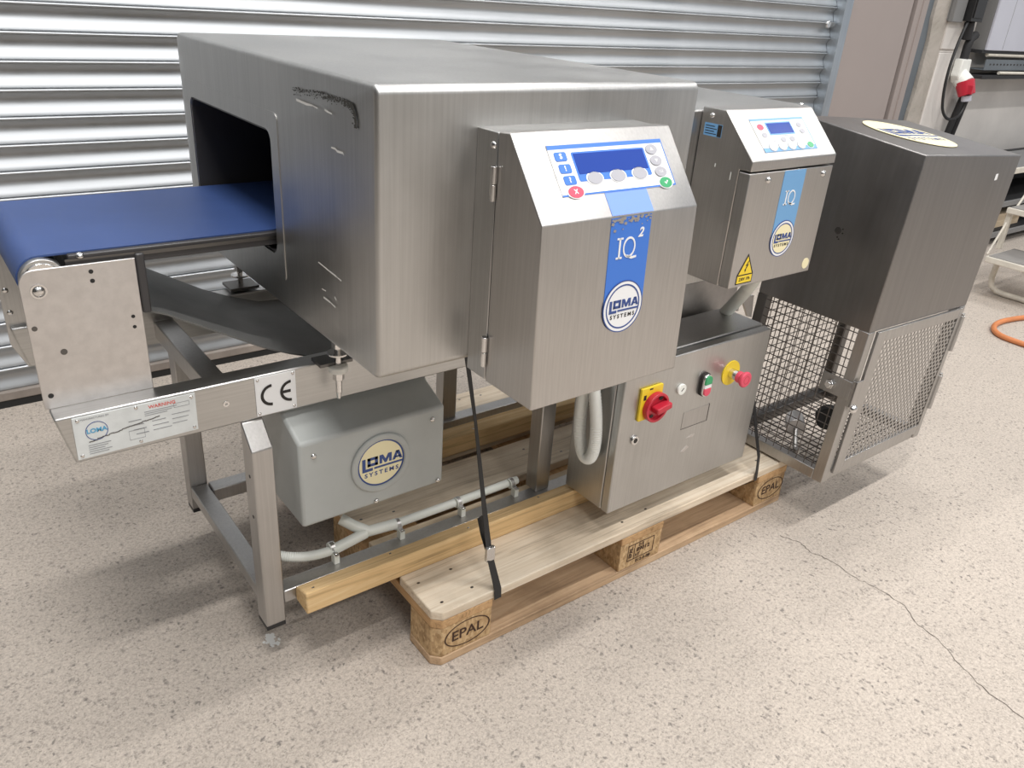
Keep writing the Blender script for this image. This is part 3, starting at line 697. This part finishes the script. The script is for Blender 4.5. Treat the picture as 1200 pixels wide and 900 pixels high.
for i in range(4): mb.box(.015, .045 - (i % 2) * .006, .302 + i * .005, .3035 + i * .005, .0005, .0008)
mb.box(.047, .0575, .299, .322, .0005, .0008); obj('label_print', mb, 'ink', sk)
screw(c2, (QX0, .072, 1.082), (-1, 0, 0), .006, .005, name='bolt')
obj('scratches', MB(frl).box(.055, .057, .24, .247, 0, .0003).box(.098, .0995, .222, .238, 0, .0003), 'whiteplas', c2, kind='stuff')
# flexible conduit between the small box and the cabinet
fc = obj('flexible_conduit', MB().tube(bez((.845, -.0, .745), (.86, .02, .70), (.93, .10, .63), (.985, .19, .53), 80), .0145, 14, .09), 'conduit', None, smooth=True)
tag(fc, 'grey ribbed conduit running from the smaller control box down behind the cabinet', 'conduit')

# ------------------------------------------------------------------ electrical cabinet
ec = thing('electrical_cabinet', 'steel switch cabinet with red isolator and emergency stop above the pallet', 'cabinet', (.73, .1, .2))
EX0, EX1 = .4815, .981; EZ = (.2, .5745)
obj('cabinet_body', MB().box(EX0 + .001, EX1 - .001, .046, .172, EZ[0], EZ[1] + .004), 'steel', ec, .003)
ed = obj('cabinet_door', MB().box(EX0, EX1, .0195, .0435, EZ[0] + .001, EZ[1]), 'steel', ec, .003)
obj('door_gasket', MB().box(EX0 + .006, EX1 - .006, .043, .0465, EZ[0] + .006, EZ[1] - .004), 'black', ec)
ffr = lambda x, z: front(x, .0195, z)
iso = obj('isolator_plate', MB(ffr(.566, .470)).prism(rrect(-.034, .034, -.034, .047, .003), 0, .006, 'z'), 'yellow', ec, .001, label='yellow square isolator plate')
f2 = ffr(.577, .466)
kn = obj('isolator_knob', MB(f2).ring(.0295, .036, .006, .020, 36).disc(0, 0, .031, .031, .006, .012, 36), 'red', ec, .0012, label='red rotary isolator knob')
obj('knob_grip', MB(f2 @ Matrix.Rotation(math.radians(10), 4, 'Z')).box(-.014, .032, -.0075, .0075, .011, .034), 'red', kn, .003)
obj('padlock_slots', MB(f2).disc(.012, .02, .006, .005, .0135, .0145, 14).disc(-.012, -.02, .006, .004, .0135, .0145, 14), 'ink', kn)
obj('plate_marks', MB(ffr(.566, .470)).box(-.026, -.018, .018, .03, .0058, .0064).box(-.01, .0, .0405, .044, .0058, .0064), 'ink', iso)
pi = obj('pilot_cap', MB(ffr(.669, .4835)).disc(0, 0, .0135, .0135, 0, .006, 28), 'whiteplas', ec, .001)
obj('cap_mark', MB(ffr(.669, .4835)).prism([(-.004, -.003), (-.002, -.004), (.005, .003), (.003, .004)], .0058, .0065, 'z'), 'ink', pi)
f3 = ffr(.750, .477)
pb = obj('push_button', MB(f3).prism(rrect(-.0155, .0155, -.0305, .0305, .0154, 8), 0, .008, 'z'), 'ink', ec, .001)
obj('button_bezel', MB(f3).prism(rrect(-.014, .014, -.029, .029, .0139, 8), .006, .013, 'z'), 'shiny', pb, .001)
def half(a0, a1, cy, r=.0115, fl=0): return [(r * math.cos(math.radians(a)), cy + r * math.sin(math.radians(a))) for a in range(a0, a1 + 1, 15)]
obj('start_button', MB(f3).prism(half(0, 180, .0145) + [(-.0115, .0045), (.0115, .0045)], .012, .0165, 'z'), 'green', pb, .0008, label='green start button')
obj('stop_button', MB(f3).prism(half(180, 360, -.0145) + [(.0115, -.0065), (-.0115, -.0065)], .012, .0165, 'z'), 'redkey', pb, .0008, label='red stop button')
obj('lamp_window', MB(f3).box(-.0115, .0115, -.0055, .0035, .012, .0155), 'white', pb)
f4 = ffr(.8475, .4835)
es = obj('emergency_stop', MB(f4).cyl((0, 0, .024), (0, 0, .036), .0145, 28).cyl((0, 0, .036), (0, 0, .043), .0145, 32, .0208).cyl((0, 0, .043), (0, 0, .0495), .0208, 32, .019), 'redkey', ec, .0022, label='red mushroom emergency stop')
obj('yellow_collar', MB(f4).disc(0, 0, .032, .032, 0, .0025, 40), 'yellow', es)
obj('steel_collar', MB(f4).cyl((0, 0, .0025), (0, 0, .024), .0125, 24), 'shiny', es)
obj('arrow_marks', MB(f4 @ Matrix.Translation((0, 0, .049))).ring(.009, .0105, 0, .0008, 24), 'red', es)
kl = obj('key_lock', MB(ffr(.5355, .3865)).cyl((0, 0, 0), (0, 0, .005), .0115, 24), 'shiny', ec, .001)
obj('key_hole', MB(ffr(.5355, .3865)).disc(0, 0, .006, .006, .0045, .0055, 18), 'ink', kl)
npt = obj('recessed_plate', MB(ffr(.742, .391)).box(-.046, .046, -.0225, .0225, 0, .0008), 'tube', ec)
obj('plate_edges', MB(ffr(.742, .391)).box(.0455, .047, -.0235, .0235, 0, .0016).box(-.047, .047, -.0238, -.0225, 0, .0014), 'dark_steel', npt)
obj('scuffs', MB(ffr(.742, .391)).prism([(-.02, -.055), (.0, -.050), (.012, -.052), (.004, -.058)], 0, .0003, 'z').prism([(-.03, -.09), (-.012, -.078), (-.002, -.085), (-.02, -.094)], 0, .0003, 'z'), 'plate', ed)
# white hose loop beside the cabinet
wl = obj('hose_loop', MB().tube(bez((.452, .105, .56), (.455, .125, .47), (.455, .124, .335), (.456, .088, .329), 90) + bez((.456, .088, .329), (.456, .055, .325), (.455, .05, .42), (.45, .092, .54), 90)[1:], .0132, 14, .09), 'whiteplas', None, smooth=True)
tag(wl, 'white ribbed hose hanging in a loop beside the switch cabinet', 'hose')
lb = obj('bent_bracket', MB().prism([(1.055, .5925), (1.108, .5893), (1.118, .5234), (1.098, .5293)], .175, .182, 'y').box(1.055, 1.062, .182, .24, .55, .592), 'plate', hs, .001)

# ------------------------------------------------------------------ reject bin
bn = thing('reject_bin', 'tall steel reject bin with wire mesh side and perforated door', 'bin', (1.4, .03, .15))
BX0, BX1, BY0, BY1, BZ0 = 1.13, 1.638, -.136, .20, .152
def TB(p):
    x, y, z = p; u = (z - .16)
    return (x + .074 * u, y, z - .055 * (x - BX0) * u / .85)
def bobj(name, mb, mat, parent, **k):
    mb.v = [TB(v) for v in mb.v]; return obj(name, mb, mat, parent, **k)
ZP = .5825
hb2 = MB()
def topz(y): return 1.012 + .115 * (y - BY0)
A = [(BY0, ZP), (BY0, topz(BY0)), (BY1, topz(BY1)), (BY1, ZP)]
hood = bobj('hood', MB().prism(A, BX0, BX1, 'x'), 'bin', bn, bevel=.003, seg=3)
t = .03
for x, y in ((BX0, BY0), (BX1 - t, BY0), (BX0, BY1 - t), (BX1 - t, BY1 - t)):
    bobj('corner_post', MB().box(x, x + t, y, y + t, BZ0, ZP), 'tube' if y < 0 else 'dark_steel', bn, bevel=.002)  # rear posts: unlit side put into the colour as darker steel
for a in ((BX0 + t, BX1 - t, BY0 + .004, BY0 + t), (BX0 + t, BX1 - t, BY1 - t, BY1)): bobj('base_bar', MB().box(*a, BZ0, BZ0 + t), 'tube' if a[2] < 0 else 'dark_steel', bn, bevel=.002)  # rear bar shaded by colour like the rear posts
for x in (BX0, BX1 - t): bobj('base_bar', MB().box(x, x + t, BY0 + t, BY1 - t, BZ0, BZ0 + t), 'tube', bn, bevel=.002)
def wires(name, pts0, du, dv, nu, nv, lu, lv, r=.0014):
    mb = MB(); p = Vector(pts0); du = Vector(du); dv = Vector(dv)
    for i in range(nu):
        a = p + du * (lu * (i + .5) / nu); mb.cyl(a, a + dv * lv, r, 5)
    for j in range(nv):
        a = p + dv * (lv * (j + .5) / nv); mb.cyl(a, a + du * lu, r, 5)
    return bobj(name, mb, 'wire', bn, smooth=True, kind='stuff')
wires('wire_mesh', (BX0 + .006, BY0 + t, BZ0 + t), (0, 1, 0), (0, 0, 1), 11, 17, BY1 - BY0 - 2 * t, ZP - BZ0 - t)
wires('wire_mesh', (BX0 + t, BY1 - .012, BZ0 + t), (1, 0, 0), (0, 0, 1), 18, 17, BX1 - BX0 - 2 * t, ZP - BZ0 - t)
wires('wire_floor', (BX0 + t, BY0 + t, BZ0 + .012), (1, 0, 0), (0, 1, 0), 18, 11, BX1 - BX0 - 2 * t, BY1 - BY0 - 2 * t, .0016)
# perforated door
dx0, dx1, dz0, dz1 = BX0 + .037, BX1 - .018, BZ0 + .022, ZP - .0015
dd = MB(); px0, px1, pz0, pz1 = dx0 + .042, dx1 - .02, dz0 + .03, dz1 - .03
dd.box(dx0, px0, BY0 - .006, BY0 + .002, dz0, dz1).box(px1, dx1, BY0 - .006, BY0 + .002, dz0, dz1).box(px0, px1, BY0 - .006, BY0 + .002, dz0, pz0).box(px0, px1, BY0 - .006, BY0 + .002, pz1, dz1)
bd2 = bobj('bin_door', dd, 'tube', bn, bevel=.001)
pm = MB(); rows, cols = 27, 22; rh = (pz1 - pz0) / rows; cw = (px1 - px0) / cols; yy0, yy1 = BY0 - .004, BY0 - .0025
for r in range(rows + 1):
    z = pz0 + r * rh; pm.box(px0, px1, yy0, yy1, z - rh * .15, z + rh * .15)
for r in range(rows):
    z = pz0 + r * rh
    for c_ in range(cols + 1):
        x = px0 + (c_ + (.5 if r % 2 else 0)) * cw
        if x < px1: pm.box(x - cw * .21, min(px1, x + cw * .21), yy0, yy1, z + rh * .15, z + rh * .85)
bobj('perforated_sheet', pm, 'tube', bd2, kind='stuff')
for hz in (.50, .31):
    bobj('hinge', MB().cyl((dx1 + .006, BY0 - .006, hz - .055), (dx1 + .006, BY0 - .006, hz + .055), .007, 14).cyl((dx1 + .006, BY0 - .006, hz + .055), (dx1 + .006, BY0 - .006, hz + .062), .005, 12), 'tube', bn, bevel=.001)
lt = bobj('latch', MB().box(BX0 - .004, BX0 + .0, BY0 + .0, BY0 + .085, .40, .45).box(BX0 - .004, BX0 + .03, BY0 - .011, BY0 - .007, .385, .455).box(BX0 - .004, BX0 + .0, BY0 - .011, BY0 + .0, .385, .455), 'tube', bn, bevel=.001)
bobj('latch_bolt', MB().cyl((BX0 - .004, BY0 + .055, .425), (BX0 - .014, BY0 + .055, .425), .013, 6).cyl((BX0 - .014, BY0 + .055, .425), (BX0 - .02, BY0 + .055, .425), .008, 16), 'shiny', lt, bevel=.001)
bobj('latch_knob', MB().dome((BX0 + .02, BY0 - .011, .375), (0, -1, 0), .012, .01), 'shiny', lt, smooth=True)
fh = left(BX0, .022, .80)
mbh = MB(fh).disc(0, 0, .0085, .0085, -.001, .0008, 20)
for a, b_ in ((.012, .006), (.014, -.004), (.003, -.016), (.008, -.02)): mbh.disc(a, b_, .002, .002, -.001, .0008, 10)
bobj('cable_holes', mbh, 'ink', hood, kind='stuff')
tl = Vector((1, 0, -.055)).normalized(); tu = Vector((0, 1, .115)).normalized()
ctr = TB((BX0 + .243, .043, topz(.043))); 
lg_ = logo(bn, frame((ctr[0], ctr[1], ctr[2] + .0012), tl, tu), .118, 'cream', 'cream', 'navy', 'navy')
bobj('paper_label', MB(front(1.53, BY0 - .0005, .955)).prism([(-.006, -.008), (.008, -.006), (.006, .010), (-.007, .008)], 0, .0006, 'z'), 'white', hood)
# wheels and a stub inside the cage
rw = bobj('inner_roller', MB().cyl((1.225, .03, .215), (1.275, .07, .215), .026, 28), 'plate', bn, bevel=.002)
bobj('roller_stem', MB().cyl((1.2, -.0, .168), (1.225, .03, .215), .006, 12).cyl((1.192, -.01, .16), (1.192, -.01, .178), .01, 14), 'tube', rw)
bobj('inner_wheel', MB().cyl((1.37, .015, .21), (1.395, .035, .21), .036, 28), 'rubber', bn, bevel=.003)

# ------------------------------------------------------------------ straps
def ribbon(path, wdir, wids, th=.0012):
    mb = MB(); vs = []; n = len(path)
    for p, w_, wd in zip(path, wids, wdir):
        p = Vector(p); d = Vector(wd).normalized() * w_ / 2; nn = Vector((0, -th, th * .3)); vs += [p - d, p + d, p + d + nn, p - d + nn]
    fs = [(0, 1, 2, 3), (4 * n - 1, 4 * n - 2, 4 * n - 3, 4 * n - 4)]
    for i in range(n - 1):
        for k in range(4): fs.append((4 * i + k, 4 * i + (k + 1) % 4, 4 * i + 4 + (k + 1) % 4, 4 * i + 4 + k))
    return mb.add(vs, fs)
s1 = thing('lashing_strap', 'black lashing strap with steel seal running down to the pallet edge', 'strap', (.15, 0, .14))
pa = [(.1, .085, .70), (.128, .075, .52), (.146, .055, .33), (.150, .03, .215), (.1535, -.0015, .145), (.1535, -.0035, .121)]
obj('strap_band', ribbon(pa, [(1, .1, 0), (.8, -.3, 0), (1, .1, 0), (1, .2, 0), (1, 0, 0), (1, 0, 0)], [.012, .006, .012, .017, .018, .018]), 'black', s1, smooth=True)
obj('loose_tail', ribbon([(.1395, .058, .30), (.144, .05, .262), (.150, .03, .21)], [(1, .3, 0)] * 3, [.016, .016, .012]), 'black', s1)
sm = Vector(pa[3]); obj('seal', MB().box(sm.x - .0105, sm.x + .0105, sm.y - .006, sm.y + .003, sm.z - .012, sm.z + .022), 'shiny', s1, .001)
s2 = obj('lashing_strap', ribbon([(1.0, .05, .40), (1.012, .02, .28), (1.024, .0, .20), (1.03, -.002, .1455), (1.03, -.0035, .122), (1.026, .03, .09)], [(1, .1, 0)] * 6, [.013] * 6), 'black', None, smooth=True)
tag(s2, 'narrow black strap beside the right edge of the switch cabinet', 'strap')

# ------------------------------------------------------------------ right background
h = bez((3.78, .25, .0125), (3.7, .30, .0125), (3.6, .34, .0125), (3.46, .358, .0125), 14) + bez((3.46, .358, .0125), (3.30, .375, .0125), (3.22, .30, .0125), (3.215, .24, .0125), 14)[1:] + bez((3.215, .24, .0125), (3.21, .17, .0125), (3.2, .08, .0125), (3.3, -.1, .0125), 14)[1:]
ho = obj('rubber_hose', MB().tube(h, .0125, 10), 'orange', None, smooth=True); tag(ho, 'orange hose curled on the floor at the right edge', 'hose')

sl_ = thing('step_ladder', 'white step ladder with grey treads standing behind the reject bin', 'ladder', (4.2, .6, 0))
def tread(x, y0, y1, z, dep):
    o = obj('tread', MB().box(x, x + dep, y0, y1, z - .03, z), 'ladder', sl_, .004)
    obj('tread_mat', MB().box(x + .012, x + dep - .01, y0 + .01, y1 - .01, z - .001, z + .003), 'tread', o)
tread(3.73, .26, .64, .22, .32); tread(3.94, .31, .695, .44, .30); tread(4.2, .36, .74, .66, .24)
for y in (.31, .685):
    obj('upright', MB().box(3.965, 3.995, y - .012, y + .012, .215, .41), 'ladder', sl_, .003)
    obj('rear_leg', MB().tube([(4.5, y, .015), (4.3, y + .02, .7), (4.24, y + .03, .98)], .013, 10), 'ladder', sl_, smooth=True)
    obj('brace', MB().tube([(3.86, y, .2), (4.0, y, .4), (4.22, y, .64)], .006, 8), 'ladder', sl_, smooth=True)
obj('base_tube', MB().tube([(3.86, .62, .19), (3.86, .625, .09), (3.865, .615, .045), (3.875, .59, .022), (3.88, .54, .016), (3.88, .2, .016)], .015, 10), 'ladder', sl_, smooth=True)
obj('base_tube', MB().tube([(4.5, .70, .016), (4.5, .26, .016)], .014, 10), 'ladder', sl_, smooth=True)

rk = thing('storage_rack', 'storage rack with white shelf edges and under-shelf shade painted black, behind the step ladder', 'rack', (5.6, 1.25, 0))
obj('rack_back', MB().box(4.82, 7.2, 1.45, 1.5, 0, .5), 'void', rk)  # black panel and lower shelves paint the dark void under the top shelf
for z in (.06, .26, .47):
    s_ = obj('shelf', MB().box(4.8, 7.2, 1.1, 1.46, z, z + .03), 'void' if z < .4 else 'midgrey', rk)
    obj('shelf_edge', MB().box(4.79, 7.2, 1.085, 1.1, z - .005, z + .03), 'ladder' if z > .4 else 'midgrey', s_, .002)
for x in (4.8, 6.0, 7.1): obj('rack_post', MB().box(x, x + .04, 1.1, 1.14, 0, .5), 'void', rk, .002)
cr_ = obj('cardboard_box', MB().box(4.95, 5.4, 1.15, 1.4, .0905, .18).box(4.96, 5.39, 1.26, 1.28, .18, .181), 'deck2', None, .003); tag(cr_, 'low brown box on the bottom shelf of the storage rack', 'box')

# wall equipment
en = thing('wall_enclosure', 'light grey electrical enclosure on the white wall', 'enclosure', (5.6, YS, 1.14))
obj('enclosure_body', MB().box(5.08, 6.5, YS - .092, YS, 1.14, 2.1), 'midgrey', en, .004)
ed_ = obj('enclosure_door', MB().box(5.082, 6.5, YS - .108, YS - .092, 1.142, 2.1), 'lgrey', en, .004)
obj('door_seam', MB().box(5.30, 5.304, YS - .1085, YS - .1, 1.15, 2.1), 'midgrey', ed_)
tr = thing('cable_tray', 'dark perforated cable tray below the grey enclosure', 'tray', (5.6, YS, 1.0))
tb = obj('tray_channel', MB().box(5.1, 6.8, YS - .12, YS - .115, 1.03, 1.09).box(5.1, 6.8, YS - .12, YS, 1.025, 1.03), 'bluegrey', tr)
mb = MB()
for i in range(30): mb.disc(0, 0, 0, 0, 0, 0, 3) if False else mb.box(5.16 + i * .05, 5.18 + i * .05, YS - .121, YS - .1195, 1.055, 1.065)
obj('tray_slots', mb, 'ink', tb, kind='stuff')
obj('white_pipe', MB().tube([(5.15, YS - .09, 1.115), (5.9, YS - .09, 1.112), (6.8, YS - .09, 1.112)], .012, 10).tube([(5.28, YS - .14, 1.01), (6.8, YS - .14, 1.0)], .01, 10), 'ladder', tr, smooth=True)
obj('support_angle', MB().box(5.02, 6.8, YS - .16, YS, .975, .995), 'void', tr)
obj('upper_strip', MB().box(5.05, 6.8, YS - .1, YS, 1.125, 1.14), 'void', tr)
i1 = obj('switch_box', MB().box(4.635, 4.765, YS - .06, YS - .03, 1.29, 1.75).box(4.64, 4.76, YS - .03, YS, 1.295, 1.745), 'midgrey', None, .004); tag(i1, 'grey switch box at the top beside the black one', 'switch box')
i2 = obj('isolator_box', MB().box(4.78, 4.93, YS - .10, YS, 1.30, 1.8).box(4.795, 4.915, YS - .106, YS - .1, 1.32, 1.78), 'black', None, .004); tag(i2, 'tall black isolator box left of the light grey enclosure', 'isolator')
DX = -.095
sk_ = thing('power_socket', 'white industrial wall socket with a red plug', 'socket', (4.93, YS, .98))
obj('socket_body', MB().prism([(4.955 + DX, .985), (4.965 + DX, 1.085), (5.075 + DX, 1.085), (5.10 + DX, .955), (4.99 + DX, .94)], YS - .085, YS - .0305, 'y'), 'whiteplas', sk_, .006)
obj('socket_neck', MB().cyl((5.03 + DX, YS - .05, .985), (5.03 + DX, YS - .11, .94), .055, 20), 'whiteplas', sk_, .003)
pg = obj('red_plug', MB().cyl((5.03 + DX, YS - .10, .955), (5.035 + DX, YS - .135, .875), .058, 24, .05).box(4.99 + DX, 5.01 + DX, YS - .18, YS - .12, .885, .94), 'red', sk_, .003)
obj('plug_gland', MB().cyl((5.035 + DX, YS - .135, .875), (5.04 + DX, YS - .14, .84), .03, 16), 'lgrey', pg, .002)
cbk = obj('power_cable', MB().tube(bez((4.945, YS - .14, .838), (4.96, YS - .14, .72), (4.79, YS - .12, .68), (4.74, YS - .1, .80), 18) + bez((4.74, YS - .1, .80), (4.69, YS - .09, .92), (4.70, YS - .08, 1.1), (4.80, YS - .075, 1.298), 18)[1:], .009, 8), 'black', None, smooth=True)
tag(cbk, 'black power cable looping below the red plug', 'cable')
gr = obj('cable_bundle', MB().tube([(4.92, YS - .06, 1.087), (4.92, YS - .06, 1.16), (4.93, YS - .06, 1.2), (5.0, YS - .05, 1.225)], .026, 10).tube([(4.90, YS - .05, 1.2), (4.88, YS - .05, 1.298)], .03, 10), 'void', None, smooth=True)
tag(gr, 'dark bundle of cables above the white wall socket', 'cable')
tp = obj('wall_hanger', MB().tube([(5.03, YS - .025, .5), (5.04, YS - .06, .80), (5.055, YS - .06, .85), (5.09, YS - .06, .865), (5.115, YS - .06, .84), (5.115, YS - .025, .55)], .02, 10), 'void', None, smooth=True)
tag(tp, 'dark curved cable end hanging right of the red plug', 'cable')
